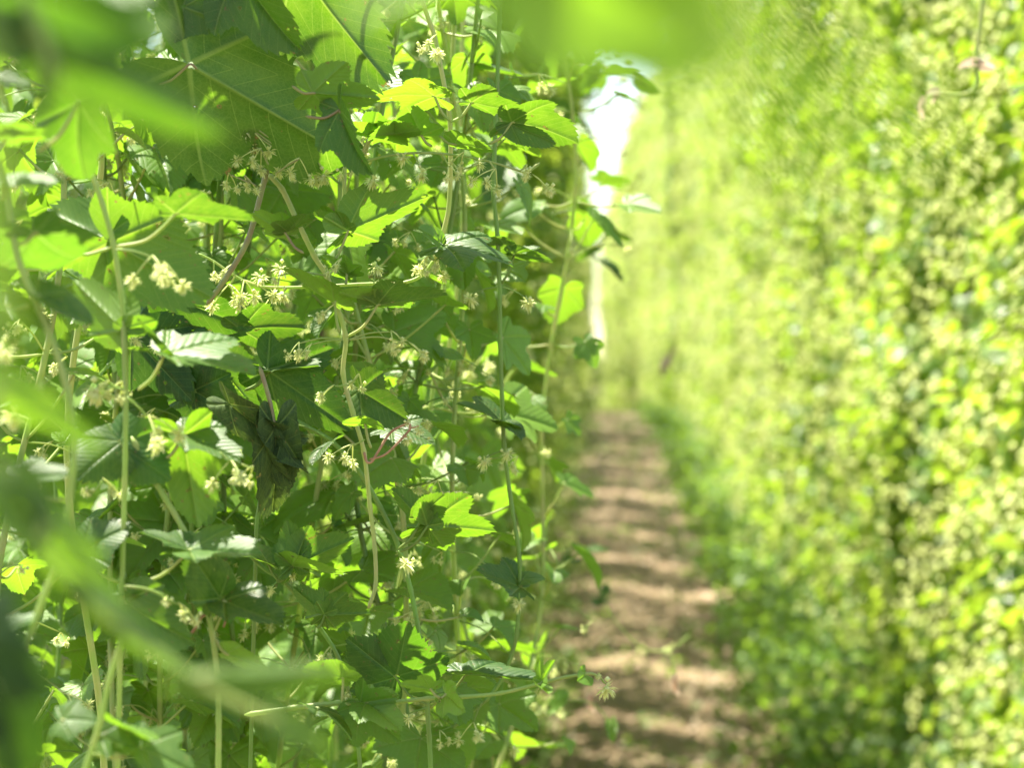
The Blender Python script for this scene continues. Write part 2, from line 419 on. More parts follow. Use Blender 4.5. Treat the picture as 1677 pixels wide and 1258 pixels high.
# ------------------------------------------------------------------ ground
def ground():
    xs = np.concatenate([-np.geomspace(400, 3, 22), np.linspace(-2.7, 2.7, 41), np.geomspace(3, 400, 22)])
    ys = np.concatenate([[-60, -20, -8], np.linspace(-4, 60, 161), np.geomspace(62, 900, 24)])
    gx, gy = np.meshgrid(xs, ys); z = ground_h(gy)
    z = z + .03 * (vnoise(gx * 1.3, gy * 1.3, 3) - .5) * (np.abs(gx - .15) > .7) * (gy < 62) - .012
    z = np.where((gx < 2.8) | (gx > 400), z, z)
    V = np.stack([gx.ravel(), gy.ravel(), z.ravel()], 1); nx, ny = len(xs), len(ys)
    i = np.arange((ny - 1) * (nx - 1)); a = (i // (nx - 1)) * nx + i % (nx - 1)
    return np_mesh('ground', V, np.stack([a, a + 1, a + nx + 1, a + nx], 1), MAT_GROUND)
def soil_mat(name, cols, green):
    m, t = M(name); L = t.links.new; tc = N(t, 'ShaderNodeTexCoord')
    def no(sc, det=6, rg=.6):
        n = N(t, 'ShaderNodeTexNoise'); n.inputs['Scale'].default_value = sc; n.inputs['Detail'].default_value = det; n.inputs['Roughness'].default_value = rg
        L(tc.outputs['Object'], n.inputs['Vector']); return n.outputs[0]
    a = no(2.2); b = no(24); c = no(130, 3)
    col = mixc(t, smooth(t, a, .35, .65), cols[0], cols[1])
    col = mixc(t, math_(t, 'MULTIPLY', smooth(t, b, .45, .7), .6), col, cols[2])
    col = mixc(t, math_(t, 'MULTIPLY', smooth(t, c, .58, .72), .5), col, (.42, .34, .24))
    if green: col = mixc(t, math_(t, 'MULTIPLY', smooth(t, no(5), .5, .62), green), col, (.09, .13, .04))
    p = N(t, 'ShaderNodeBsdfPrincipled'); L(col, p.inputs['Base Color']); p.inputs['Roughness'].default_value = .9
    bp = N(t, 'ShaderNodeBump'); bp.inputs['Distance'].default_value = .03; bp.inputs['Strength'].default_value = .8
    L(math_(t, 'ADD', b, math_(t, 'MULTIPLY', c, .3)), bp.inputs['Height']); L(bp.outputs[0], p.inputs['Normal'])
    o = N(t, 'ShaderNodeOutputMaterial'); L(p.outputs[0], o.inputs[0]); return m
MAT_GROUND = soil_mat('ground_soil', ((.15, .11, .07), (.20, .15, .10), (.12, .09, .05)), .8)
MAT_PATH = soil_mat('dry_soil', ((.205, .138, .075), (.245, .172, .095), (.17, .115, .064)), .0)
tag(link('ground', ground()), kind='structure')
def path():
    xs = np.linspace(-.55, .95, 40); ys = np.arange(3.0, 64, .05)
    gx, gy = np.meshgrid(xs, ys); z = ground_h(gy) + .008
    n = vnoise(gx * 9, gy * 9, 1) * .6 + vnoise(gx * 22, gy * 22, 2) * .3; z = z + .035 * (n - .3)
    e = np.minimum(gx + .55, .95 - gx); z = z - .03 * np.exp(-(e / .06)) * (e < .3)
    z = z + .02 * np.cos((gx - .15) * 7.5)
    V = np.stack([gx.ravel(), gy.ravel(), z.ravel()], 1); nx, ny = len(xs), len(ys)
    i = np.arange((ny - 1) * (nx - 1)); a = (i // (nx - 1)) * nx + i % (nx - 1)
    return np_mesh('path', V, np.stack([a, a + 1, a + nx + 1, a + nx], 1), MAT_PATH)
tag(link('dirt_path', path()), kind='structure')

# ------------------------------------------------------------------ baked foliage for the hedge rows
def tmpl(kind, step, fold=.2, droop=.7, rings=(.5, 1.0)):
    th = np.arange(-160, 160.1, step); R, near, ax = outline(kind, th, False); a = np.radians(th)
    R = R * (1 + .05 * np.where(np.arange(len(th)) % 2 == 0, 1, -1))
    X = [np.zeros(1)]; Y = [np.zeros(1)]
    for s in rings: X.append(s * R * np.sin(a)); Y.append(s * R * np.cos(a))
    X = np.concatenate(X); Y = np.concatenate(Y)
    x, y, z = shape_leaf(X, Y, None, np.full_like(X, .3), dict(fold=fold, droop=droop, side=.1, wave=.08, ph=1))
    n = len(th); f = [(0, 1 + k + 1, 1 + k) for k in range(n - 1)]
    for i in range(len(rings) - 1):
        for k in range(n - 1):
            q = 1 + i * n + k
            f += [(q, q + 1, q + n), (q + 1, q + n + 1, q + n)]
    return np.stack([x, y, z], 1), np.array(f)
T_LOW = tmpl('three', 40, rings=(1.0,))          # far: nine points round
T_MID = tmpl('three', 11.5)
T_MID2 = tmpl('plain', 11.5, .35, .4)

def scatter(T, P, D, Nn, sc, seed):
    """place template T at points P with tip directions D and normals Nn."""
    tv, tf = T; D = D / np.linalg.norm(D, axis=1, keepdims=True)
    Nn = Nn - D * np.sum(Nn * D, 1, keepdims=True); Nn /= np.linalg.norm(Nn, axis=1, keepdims=True) + 1e-9
    Xx = np.cross(D, Nn)
    V = (P[:, None, :] + sc[:, None, None] * (tv[None, :, 0:1] * Xx[:, None, :] + tv[None, :, 1:2] * D[:, None, :] + tv[None, :, 2:3] * Nn[:, None, :]))
    m, n = len(P), len(tv)
    Fc = tf[None] + (np.arange(m) * n)[:, None, None]
    rs = np.random.RandomState(seed); rn = np.repeat(rs.rand(m), n)
    return V.reshape(-1, 3), Fc.reshape(-1, 3), rn

def plant_meshes(seed, H, hx, hy, ncl, per, T, size, nflow, infill=.25, zmin=.05):
    rs = np.random.RandomState(seed)
    # leafy side shoots round the plant, leaves gathered on each
    cz = rs.uniform(zmin, H, ncl); ang = rs.uniform(0, 2 * np.pi, ncl)
    prof = .78 + .35 * vnoise(cz * 1.3, np.full(ncl, seed * 3.1), seed) - .25 * (cz > H - .5)
    ex = np.sign(np.cos(ang)) * np.abs(np.cos(ang)) ** .6; ey = np.sign(np.sin(ang)) * np.abs(np.sin(ang)) ** .6
    k = prof * rs.uniform(.72, 1.08, ncl)
    C = np.stack([ex * hx * k, ey * hy * k, cz], 1)
    rad = rs.uniform(.10, .24, ncl)
    P = np.repeat(C, per, 0); R = np.repeat(rad, per); n = len(P)
    d = rs.normal(size=(n, 3)); d /= np.linalg.norm(d, axis=1, keepdims=True)
    P = P + d * (R * rs.uniform(.3, 1.0, n) ** .5)[:, None] * np.array((.8, 1, 1.25))
    outw = P * np.array((1 / hx, 1 / hy, 0)); outw /= np.linalg.norm(outw, axis=1, keepdims=True) + 1e-6
    m = int(n * infill); Pi = np.stack([rs.uniform(-.75, .75, m) * hx, rs.uniform(-.9, .9, m) * hy, rs.uniform(zmin, H, m)], 1)
    P = np.concatenate([P, Pi]); outw = np.concatenate([outw, rs.normal(size=(m, 3)) * (1, 1, 0)]); n = len(P)
    P[:, 2] = np.maximum(P[:, 2], .03)
    D = outw * rs.uniform(.1, 1.1, (n, 1)) + rs.normal(size=(n, 3)) * .55 + np.array((0, 0, -.55))
    Nn = outw * .55 + np.array((0, 0, .8)) + rs.normal(size=(n, 3)) * .45
    sc = rs.uniform(size[0], size[1], n)
    V, Fc, rn = scatter(T, P, D, Nn, sc, seed)
    fol = np_mesh('foliage', V, Fc, MAT_FAR, rnd=rn)
    # drooping flower panicles near the outside
    c = rs.randint(0, len(C), nflow // 6); fc = C[c] + rs.normal(size=(len(c), 3)) * .12; fo = fc * np.array((1, 1, 0))
    fo /= np.linalg.norm(fo, axis=1, keepdims=True) + 1e-6; fc = fc + fo * rs.uniform(.05, .2, (len(c), 1))
    q = np.repeat(fc, 6, 0) + rs.normal(size=(len(fc) * 6, 3)) * np.array((.018, .018, .035)); s = rs.uniform(.007, .013, len(q))
    tv = np.array([(1, 0, 0), (-1, 0, 0), (0, 1, 0), (0, -1, 0), (0, 0, 1.3), (0, 0, -1.3)]); tf = np.array([(0, 2, 4), (2, 1, 4), (1, 3, 4), (3, 0, 4), (2, 0, 5), (1, 2, 5), (3, 1, 5), (0, 3, 5)])
    V = q[:, None] + s[:, None, None] * tv[None]; Fc = tf[None] + (np.arange(len(q)) * 6)[:, None, None]
    flo = np_mesh('flowers', V.reshape(-1, 3), Fc.reshape(-1, 3), MAT_FLOWER, rnd=np.repeat(rs.rand(len(q)), 6), smooth=False)
    tb = Tubes()
    for j in range(3):
        a = j * 2.1 + seed; tb.add([(0.03 * math.cos(a), .03 * math.sin(a), -.05)] + [((.05 + .03 * math.sin(z * 2 + j)) * math.cos(a + z * 1.1), (.05 + .03 * math.cos(z + j)) * math.sin(a + z * 1.1), z) for z in np.arange(.5, H - .1, .6)], .013, .006, sides=6, per=4)
    return fol, flo, tb.mesh('stem', MAT_WOOD)

FAR = [plant_meshes(100 + i, 6.1, .42, .80, 380, 34, T_LOW, (.034, .070), 8000) for i in range(4)]
GAP = [plant_meshes(200 + i, 6.0, .32, .56, 170, 26, T_LOW, (.035, .072), 2400, infill=.12) for i in range(3)]
NEARP = [plant_meshes(300 + i, 5.6, .32, .60, 230, 22, T_MID, (.035, .072), 2200) for i in range(3)]

SPARSE = [plant_meshes(400 + i, 6.0, .34, .52, 58, 16, T_MID, (.035, .075), 900, infill=.2) for i in range(2)]  # thinned foliage for the added, unseen plants that dapple the near bines
def plant(meshes, x, y, rz, label, group, tilt=0, sc=(1, 1, 1), name='hop_plant'):
    r = bpy.data.objects.new(name, None); COL.objects.link(r); r.location = (x, y, gz(y) - .02)
    r.rotation_euler = (0, tilt, 0) if rz < 1 else (0, tilt, 0)
    tag(r, label, 'hop plant', group)
    for nm, me in zip(('foliage', 'flowers', 'stem'), meshes):
        o = link(nm, me, r); o.rotation_euler = (0, 0, rz); o.scale = sc
    return r
def ordinal(n):
    W_ = 'first second third fourth fifth sixth seventh eighth ninth tenth eleventh twelfth thirteenth fourteenth fifteenth sixteenth seventeenth eighteenth nineteenth'.split()
    T_ = {20: 'twent', 60: 'sixt', 30: 'thirt', 40: 'fort', 50: 'fift'}
    if n < 20: return W_[n - 1]
    if n % 10 == 0: return T_[n] + 'ieth'
    return T_[n - n % 10] + 'y-' + W_[n % 10 - 1]
rr = random.Random(9)
y = 4.9; i = 1
while y < 78:
    g = 1.22 if y < 50 else 1.7
    plant(FAR[rr.randrange(4)], 1.72 - max(0, y - 30) * .025 + rr.uniform(-.06, .06), y, rr.choice((0, math.pi)) + rr.uniform(-.1, .1),
          'tall leafy hop plant, %s from the near end of the sunlit right row' % ordinal(i), 'hop plants of the sunlit right row',
          tilt=rr.uniform(-.03, .0), sc=(rr.uniform(.9, 1.15), rr.uniform(.95, 1.1) * (1 if y < 50 else 1.5), rr.uniform(.93, 1.05)))
    y += g; i += 1
y = 5.0; i = 1
while y < 80:
    near = y < 10
    plant(NEARP[i % 3] if near else GAP[rr.randrange(3)], -.84 if y > 14 else -.83, y, rr.choice((0, math.pi)) + rr.uniform(-.1, .1),
          'tall leafy hop plant, %s along the left row beyond the sharp bines' % ordinal(i), 'hop plants of the shaded left row',
          tilt=(.115 if y < 14 else .05) + rr.uniform(-.01, .01), sc=(1, rr.uniform(.8, 1.15), rr.uniform(.66, .86)))
    y += (1.15 if near else rr.uniform(1.4, 2.1)) if y < 46 else 2.6; i += 1
for i in range(5):
    if i in (0, 4): plant(SPARSE[i % 2], -1.22 - .03 * (i % 2), .2 + i * 1.02, .4 * i, 'loose hop plant added for shade beyond the left edge of the photo, %s' % ('beside the camera' if i == 0 else 'farther along the row'), 'hop plants of the shaded left row', sc=(1, 1, .8))  # added out of view to throw broken shade on the near bines
for i in range(7):
    plant(FAR[i % 4], -4.1 - .12 * (i % 2), 9 + i * 1.6, 0.3 * (i % 3), 'hop plant of the row behind the left hedge, %s from its near end' % ordinal(i + 1), 'hop plants of the row behind')

# far end of the alley
def bush(x, y, sx, sz, label, seed):
    rs = np.random.RandomState(seed); n = 2600
    d = rs.normal(size=(n, 3)); d /= np.linalg.norm(d, axis=1, keepdims=True); d[:, 2] = np.abs(d[:, 2])
    P = d * np.array((sx, sx * .7, sz)) * (rs.uniform(.35, 1, (n, 1)) ** .4) * (.75 + .5 * vnoise(d[:, 0] * 3 + 9, d[:, 2] * 3 + 4, seed))[:, None]
    V, Fc, rn = scatter(T_LOW, P, d + rs.normal(size=(n, 3)) * .6, d + np.array((0, 0, .6)), rs.uniform(.1, .22, n), seed)
    r = bpy.data.objects.new('bush', None); COL.objects.link(r); r.location = (x, y, gz(y) - .05); tag(r, label, 'bush', 'bushes closing the end of the alley')
    link('foliage', np_mesh('foliage', V, Fc, MAT_WEED, rnd=rn), r)
    tb = Tubes()
    for k in range(5): tb.add([(0, 0, -.1), (.15 * math.cos(k * 1.3), .15 * math.sin(k * 1.3), sz * .3), (sx * .5 * math.cos(k * 1.3), sx * .4 * math.sin(k * 1.3), sz * .75)], .05, .015, sides=6, per=4)
    link('stem', tb.mesh('stem', MAT_WOOD), r)
bush(-.4, 92, 1.6, 2.3, 'pale round bush at the far end of the alley, left of the other', 5)
bush(1.6, 95, 1.7, 2.0, 'pale low bush at the far end of the alley against the right row', 6)

# weeds and litter on the ground
def weeds():
    rs = np.random.RandomState(4); P, sc = [], []
    def add(n, x0, x1, y0, y1, clump, s0, s1, zr):
        c = int(n / clump); cx = rs.uniform(x0, x1, c); cy = y0 + (y1 - y0) * rs.rand(c) ** 1.2
        for a, b in zip(cx, cy):
            k = rs.randint(clump // 2, clump * 2); r = rs.uniform(.04, .13)
            q = np.stack([a + rs.normal(size=k) * r, b + rs.normal(size=k) * r, np.abs(rs.normal(size=k)) * zr], 1); q[:, 2] += ground_h(q[:, 1])
            P.append(q); sc.append(rs.uniform(s0, s1, k))
    add(26000, .72, 1.42, 7.5, 45, 22, .02, .05, .12)
    add(9000, -.62, -.30, 7.5, 45, 18, .02, .045, .09)
    add(5000, -.30, .72, 8, 45, 26, .014, .036, .035)
    P = np.concatenate(P); sc = np.concatenate(sc); n = len(P)
    D = rs.normal(size=(n, 3)) + np.array((0, 0, .7)); Nn = rs.normal(size=(n, 3)) * .4 + np.array((0, -.2, 1))
    V, Fc, rn = scatter(T_LOW, P, D, Nn, sc, 3)
    tag(link('weeds', np_mesh('weeds', V, Fc, MAT_WEED, rnd=rn)), 'low green weeds along both edges of the dirt path', 'weeds', kind='stuff')
    n = 9000; P = np.stack([rs.uniform(-.45, 1.25, n), 8 + 34 * rs.rand(n) ** 1.1, np.zeros(n)], 1); P[:, 2] = ground_h(P[:, 1]) + .03
    V, Fc, rn = scatter(T_LOW, P, rs.normal(size=(n, 3)) * (1, 1, .25), rs.normal(size=(n, 3)) * .35 + np.array((0, 0, 1)), rs.uniform(.010, .038, n), 8)
    tag(link('litter', np_mesh('litter', V, Fc, MAT_WITHER, rnd=rn)), 'dry leaf litter scattered over the dirt path', 'litter', kind='stuff')
weeds()

# ------------------------------------------------------------------ layer of shaded bines behind the sharp ones
def auto_bine(x, y, seed, label, group, ztop=.95, zbot=-1.0, dens=.062, leafsize=(.045, .095)):
    rs = random.Random(seed); b = Bine(label, MAT_GREEN if rs.random() < .6 else MAT_STEM, group=group)
    lean = rs.uniform(-.05, .10); z = CZ + ztop; pts = []
    zz = z
    while zz > gz(y) + .3:
        h = zz - CZ; pts.append(Vector((x + lean * h + rs.uniform(-.03, .03), y + rs.uniform(-.04, .04), zz))); zz -= .22
    pts.append(Vector((x - .05, y, gz(y) - .03)))
    b.stem(pts, .0022, .0042, tint=rs.uniform(.4, .9)); b.org = pts[-1].copy()
    sp = spline(pts, 8); zz = z - .02; phi = rs.uniform(0, 6.28)
    while zz > CZ + zbot:
        q = min(sp, key=lambda v: abs(v.z - zz)); phi += math.pi / 2 + rs.uniform(-.4, .4)
        for s in (0, 1):
            a = phi + s * math.pi + rs.uniform(-.3, .3); o = Vector((math.cos(a), math.sin(a), 0))
            pl = rs.uniform(.02, .06); fb = q + o * pl + Vector((0, 0, rs.uniform(-.005, .045)))
            pit = math.radians(rs.uniform(0, 65)); Ln = rs.uniform(*leafsize)
            td = (Matrix.Rotation(rs.uniform(-.6, .6), 3, 'Z') @ o) * math.cos(pit) + Vector((0, 0, -math.sin(pit)))
            k = rs.choice(('three', 'three', 'broad', 'plain', 'deep')); age = 'young' if Ln < .062 or rs.random() < .10 else 'old'
            p = rs.choice((0, 1, 3)) if age == 'young' else rs.randrange(6)
            n = Vector((0, 0, 1)) + Vector((rs.uniform(-.6, .6), rs.uniform(-.8, .3), 0)); n = n - td * n.dot(td); n.normalize()
            X = td.cross(n); wd = rs.uniform(.85, 1.08)
            m = Matrix((X * Ln * wd, td * Ln, n * Ln)).transposed().to_4x4(); m.translation = fb
            b.lv.append((m, LEAF[k, p, age], (1, 1, 1)))
            b.t.add([q, q.lerp(fb, .5) + Vector((0, 0, -.004)), fb, fb + td * Ln * .05], .0013, .001, sides=5, per=4, tint=rs.uniform(.2, .9))
            if rs.random() < .65:
                at = q + Vector((math.cos(a + .7), math.sin(a + .7), 0)) * rs.uniform(.02, .07) + Vector((0, 0, rs.uniform(-.03, .02)))
                b.flower(at, q, rs.choice((1, 2, 3, 4)), rs.uniform(.8, 1.15))
        zz -= dens * rs.uniform(.8, 1.25)
    return b
spots = []
rr = random.Random(21)
for Z, n in ((1.82, 4), (2.0, 6), (2.25, 7), (2.55, 7), (2.9, 7), (3.3, 7), (3.8, 7), (4.4, 6), (5.0, 5)):
    x0 = -.27 * Z - .05; x1 = -.105 - .018 * Z
    for k in range(n):
        spots.append((x0 + (x1 - x0) * (k + .5 + rr.uniform(-.35, .35)) / n, Z + rr.uniform(-.12, .12)))
auto_bine(-.335, 1.60, 77, 'bare-stemmed hop bine at the far left, its leaves added above the top edge for shade', 'bines in the shaded depth of the left hedge', ztop=.62, zbot=.34, dens=.06, leafsize=(.05, .09)).make()  # added bine: its unseen leaves shade the big upper-left leaves
spots.sort(key=lambda s: s[0] / s[1])
for i, (x, y) in enumerate(spots):
    ls = (.028, .060) if y < 2.7 else (.026, .054)
    auto_bine(x, y, 500 + i, 'leafy hop bine deep in the left hedge, %s from the left edge of the photo' % ordinal(i + 1),
              'bines in the shaded depth of the left hedge', ztop=.06 + .165 * y, zbot=-.25 - .18 * y, leafsize=ls).make()
for i, (px, Z) in enumerate(((60, 1.5), (150, 1.84), (290, 1.84), (385, 1.82), (500, 1.88), (610, 1.84), (690, 1.90), (775, 1.92), (868, 2.3))):
    p = W(px, 640, Z)
    auto_bine(p.x, p.y, 900 + i, 'slender sharp bine of small leaves and flower sprays, %s from the left edge' % ordinal(i + 1),
              'slender bines of small leaves on the hedge face', ztop=.05 + .165 * Z, zbot=-.42, dens=.034, leafsize=(.016, .042)).make()
# ------------------------------------------------------------------ the sharp bines in front, one thing each
def L_(b, Z, rows):
    """rows: (base, tip, roll, kind, bend, age, width, from, dZ towards the tip, tint)"""
    for r in rows:
        bx, tx, roll, kind, p, age = r[:6]; wd = r[6] if len(r) > 6 else 1.0; fr = r[7] if len(r) > 7 else None
        dz = r[8] if len(r) > 8 else -.02; tint = r[9] if len(r) > 9 else (1, 1, 1)
        ln = math.hypot(tx[0] - bx[0], tx[1] - bx[1]) / F * Z      # undersides lean away from the viewer, upper sides towards
        dz += ln * .6 if abs(roll) > 128 else (-ln * .3 if abs(roll) < 45 else 0)
        tint = tuple(min(c, 1.25) for c in tint); wd *= .72 if abs(roll) > 128 else .88
        b.leaf(W(*bx, Z), W(*tx, Z + dz), roll, kind, p, age, wd, None if fr is None else W(*fr, Z), tint)
def FL(b, Z, rows):
    for r in rows:
        b.flower(W(*r[0], Z), W(*r[1], Z) if len(r) > 1 and r[1] else None, r[2] if len(r) > 2 else 1, r[3] if len(r) > 3 else 1.0)
def ST(b, Z, pts, r=.0021, **k): b.stem([W(*p, Z) if len(p) == 2 else W(*p) for p in pts], r, **k)
G = 'sharp hop bines at the front of the left hedge'
PALE = (1.15, 1.12, 1.1)

b = Bine('pale thin bine hanging past a fluffy flower, then curving left along a horizontal tendril', MAT_STEM, group=G)
ST(b, 1.62, [(690, -20), (712, 60), (722, 110), (736, 190), (738, 280), (734, 345), (722, 392), (712, 425)], .0019, up=True, tint=.25)
ST(b, 1.62, [(712, 425), (690, 452), (655, 464), (600, 465), (540, 468), (470, 471), (420, 468), (385, 452), (350, 428), (325, 415)], .0016, r1=.0010, tint=.85)
L_(b, 1.60, [((712, 158), (598, 132), 112, 'three', 0, 'young', .9, (737, 198), 0), ((772, 168), (862, 178), -112, 'three', 1, 'old', 1, (738, 200), 0, PALE),
             ((728, 402), (842, 398), -62, 'deep', 0, 'old', .8, (718, 425), -.02, (1.5, 1.4, 1.4)), ((722, 398), (690, 372), 60, 'plain', 1, 'young', .9),
             ((690, 222), (592, 195), 112, 'three', 3, 'young', .8, (708, 240)), ((745, 236), (806, 238), -120, 'plain', 1, 'young', .8, (720, 222))])
FL(b, 1.60, [((715, 88), (722, 110), 4, 1.2), ((716, 66), None, 2, 1.1), ((702, 428), (712, 425), 3), ((722, 432), (712, 425), 2), ((760, 412), (716, 425), 2, 1.1),
             ((460, 440), (455, 470), 5, 1.25), ((426, 454), (430, 468), 5, 1.2), ((400, 470), (395, 458), 3, 1.2), ((375, 476), (385, 452), 3, 1.1), ((380, 442), (385, 452), 2),
             ((463, 484), (470, 471), 5, 1.2), ((350, 452), (350, 428), 1), ((617, 437), (612, 465), 5, 1.25), ((545, 480), (545, 468), 1)])
b.make()

b = Bine('knotty cream bine through the middle of the hedge with a four-way joint of flowers', MAT_STEM, group=G)
ST(b, 1.60, [(440, 285), (462, 310), (485, 358), (515, 420), (535, 452), (548, 490), (566, 552), (562, 612), (578, 676), (596, 740), (606, 830), (614, 900), (615, 960), (603, 998)], .0024, r1=.0017, tint=.25, knots=.22)
L_(b, 1.58, [((618, 500), (730, 473), -112, 'three', 1, 'old', .95, (568, 552), 0, (1.7, 1.6, 1.3)), ((616, 497), (556, 474), 125, 'plain', 1, 'young', .8),
             ((548, 498), (468, 432), 118, 'three', 1, 'young', .7, (556, 545)), ((568, 450), (526, 417), 150, 'deep', 1, 'young', .9, (566, 466)), ((568, 450), (592, 432), -150, 'deep', 1, 'young', .9),
             ((598, 695), (560, 690), 130, 'plain', 1, 'young', .9, (608, 735)), ((598, 695), (636, 688), -130, 'plain', 0, 'young', .9),
             ((570, 378), (692, 316), -135, 'three', 1, 'old', .85, (535, 440), 0, (2.0, 1.7, 1.1)), ((566, 376), (514, 345), 125, 'three', 1, 'old', .9, None, 0, (1.7, 1.5, 1.1))])
FL(b, 1.57, [((490, 570), (562, 556), 2, 1.0), ((511, 572), (562, 557), 2, 1.0), ((640, 551), (570, 557), 2), ((669, 571), (570, 557), 2, 1.1), ((645, 576), (648, 560), 1), ((548, 640), (570, 630), 2),
             ((588, 622), (570, 630), 2), ((578, 737), (598, 720), 3), ((548, 508), (550, 492), 2), ((450, 460), (535, 452), 1), ((560, 432), (540, 450), 2)])
b.make()

b = Bine('dry brown curl of dead shoot with three small flowers, below the four-way joint', MAT_DRY, group=G)
ST(b, 1.56, [(596, 740), (604, 758), (618, 742), (640, 708), (668, 694), (672, 702), (655, 722), (630, 745), (604, 753)], .0012, r1=.0009, tint=.5)
FL(b, 1.56, [((686, 705), (668, 700), 1, 1.1), ((668, 722), (660, 712), 1), ((668, 692), (668, 694), 1, .8)])
b.make()

b = Bine('brown-green bine leaning from the top edge behind the biggest leaf', MAT_BROWN, group=G)
ST(b, 1.58, [(479, -20), (476, 60), (462, 160), (452, 215), (428, 315), (405, 395), (372, 452), (338, 500)], .0023, up=True, tint=.5)
L_(b, 1.50, [((310, 105), (572, 262), 176, 'three', 1, 'old', 1.0, (238, 138), .03, (1.15, 1.15, 1.1)), ((300, 10), (430, -50), 170, 'broad', 0, 'old', 1.0, None), ((388, -52), (470, 92), 22, 'three', 3, 'old', .85, None, 0, PALE),
             ((484, -60), (592, 108), 165, 'broad', 0, 'old', .9, (478, -80), .04), ((512, 152), (622, 158), -150, 'deep', 1, 'young', 1.0, (478, 140)),
             ((556, 180), (584, 296), 40, 'three', 3, 'old', .7, (500, 190), 0, (.9, 1, 1.1))])
L_(b, 1.56, [((468, 382), (414, 346), 140, 'three', 1, 'young', 1.1, (498, 415)), ((472, 380), (500, 345), -120, 'three', 1, 'old', 1.0)])
FL(b, 1.55, [((375, 293), (410, 300), 2), ((400, 296), (420, 305), 2), ((428, 252), (440, 270), 3), ((490, 268), (450, 285), 3), ((400, 215), (445, 235), 4, 1.1), ((385, 200), (440, 225), 3), ((415, 225), (445, 240), 3)])
b.make()

b = Bine('long flower stalk reaching right across the upper hedge, cream flowers at its tip', MAT_STEM, group=G)
ST(b, 1.59, [(440, 268), (495, 260), (585, 265), (640, 254), (700, 250), (770, 257), (822, 270), (862, 284)], .0013, r1=.0009, tint=.8)
ST(b, 1.59, [(586, 266), (606, 222)], .0014, tint=.3); ST(b, 1.59, [(565, 265), (563, 340)], .0018, tint=.4)
FL(b, 1.58, [((492, 272), (480, 262), 3), ((530, 288), (520, 263), 5, 1.3), ((568, 275), None, 2), ((610, 296), (590, 265), 5, 1.2), ((660, 258), (655, 253), 4, 1.1), ((690, 284), (676, 250), 5, 1.2), ((735, 280), (725, 252), 2),
             ((785, 268), (775, 257), 4), ((872, 297), (862, 284), 2, 1.2), ((884, 276), (862, 284), 2), ((862, 276), (850, 280), 1), ((760, 258), None, 2), ((812, 285), (800, 262), 3)])
L_(b, 1.60, [((608, 224), (690, 206), -125, 'three', 1, 'young', .9, (588, 264)), ((606, 222), (560, 200), 120, 'plain', 1, 'young', .9), ((838, 200), (948, 206), -125, 'three', 0, 'old', 1.0, (800, 236), .02), ((836, 202), (908, 238), 150, 'plain', 1, 'old', .8)])
b.make()

b = Bine('straight upright green bine near the left edge with two opposite joints', MAT_STEM, group=G)
ST(b, 1.33, [(150, 282), (168, 335), (186, 402), (198, 480), (206, 560), (206, 680), (204, 800), (200, 955), (197, 1060)], .0019, tint=.9, knots=.12, down=True)
L_(b, 1.42, [((182, 396), (330, 482), 172, 'broad', 0, 'old', 1.1, None, 0, (1.3, 1.3, 1.1)), ((170, 390), (84, 348), 175, 'plain', 1, 'old', 1.2, None, 0, (1.2, 1.25, 1))])
L_(b, 1.33, [((288, 350), (416, 350), -112, 'three', 1, 'old', .9, (186, 405), 0, PALE), ((96, 404), (20, 372), 120, 'three', 0, 'old', .9, (184, 405)),
             ((201, 540), (128, 462), 168, 'three', 1, 'young', .9, (205, 640), 0), ((201, 540), (256, 522), -150, 'plain', 1, 'young', .9),
             ((270, 580), (418, 600), -74, 'deep', 1, 'old', .9, (225, 640), -.02, (1.4, 1.35, 1.4)), ((265, 577), (232, 520), 110, 'three', 1, 'old', .9),
             ((310, 901), (424, 897), -68, 'three', 1, 'old', .9, (203, 957), -.02, (1.5, 1.45, 1.4)), ((308, 900), (234, 866), 70, 'three', 1, 'old', .8, None, 0, (1.4, 1.35, 1.3)),
             ((138, 905), (196, 850), -40, 'broad', 0, 'old', 1.1, (198, 955), 0, PALE), ((205, 985), (292, 1058), 10, 'three', 0, 'old', .8, (200, 960)), ((225, 975), (160, 960), 90, 'plain', 0, 'old', .8, (200, 958), 0, PALE)])
FL(b, 1.30, [((158, 640), (205, 640), 5, 1.5), ((180, 636), (205, 640), 2, 1.1), ((200, 636), None, 2), ((243, 694), (208, 650), 3, 1.2), ((272, 985), (203, 960), 1), ((292, 1000), (203, 960), 2, 1.1), ((250, 430), (188, 408), 3), ((268, 440), (188, 408), 3)])
b.make()

b = Bine('green bine curving down the lower left with a bare joint low down', MAT_STEM, group=G)
ST(b, 1.36, [(215, 715), (255, 790), (300, 868), (326, 940), (347, 1035), (356, 1110), (358, 1180), (357, 1275)], .0021, tint=.8, knots=.15, down=True)
L_(b, 1.36, [((300, 714), (322, 850), 168, 'three', 0, 'old', 1.1, (262, 758), 0, (1.25, 1.25, 1)), ((300, 712), (392, 746), -60, 'three', 1, 'old', .8, (262, 758)), ((196, 728), (275, 785), -6, 'broad', 4, 'old', 1.15, (250, 780), 0, (.9, 1, 1.05)),
             ((198, 724), (132, 772), 10, 'plain', 4, 'old', 1.15), ((366, 985), (462, 1012), -60, 'three', 1, 'old', .9, (350, 1036)), ((360, 980), (330, 915), 40, 'plain', 0, 'old', .9), ((372, 1072), (440, 1092), -140, 'plain', 1, 'young', 1.0, (352, 1045))])
FL(b, 1.34, [((378, 765), (360, 740), 3), ((415, 775), (395, 760), 2), ((168, 795), (150, 810), 2), ((142, 805), (150, 812), 1)])
b.make()
b = Bine('thin reddish tendril looped round the bare joint at the lower left', MAT_DRY, group=G)
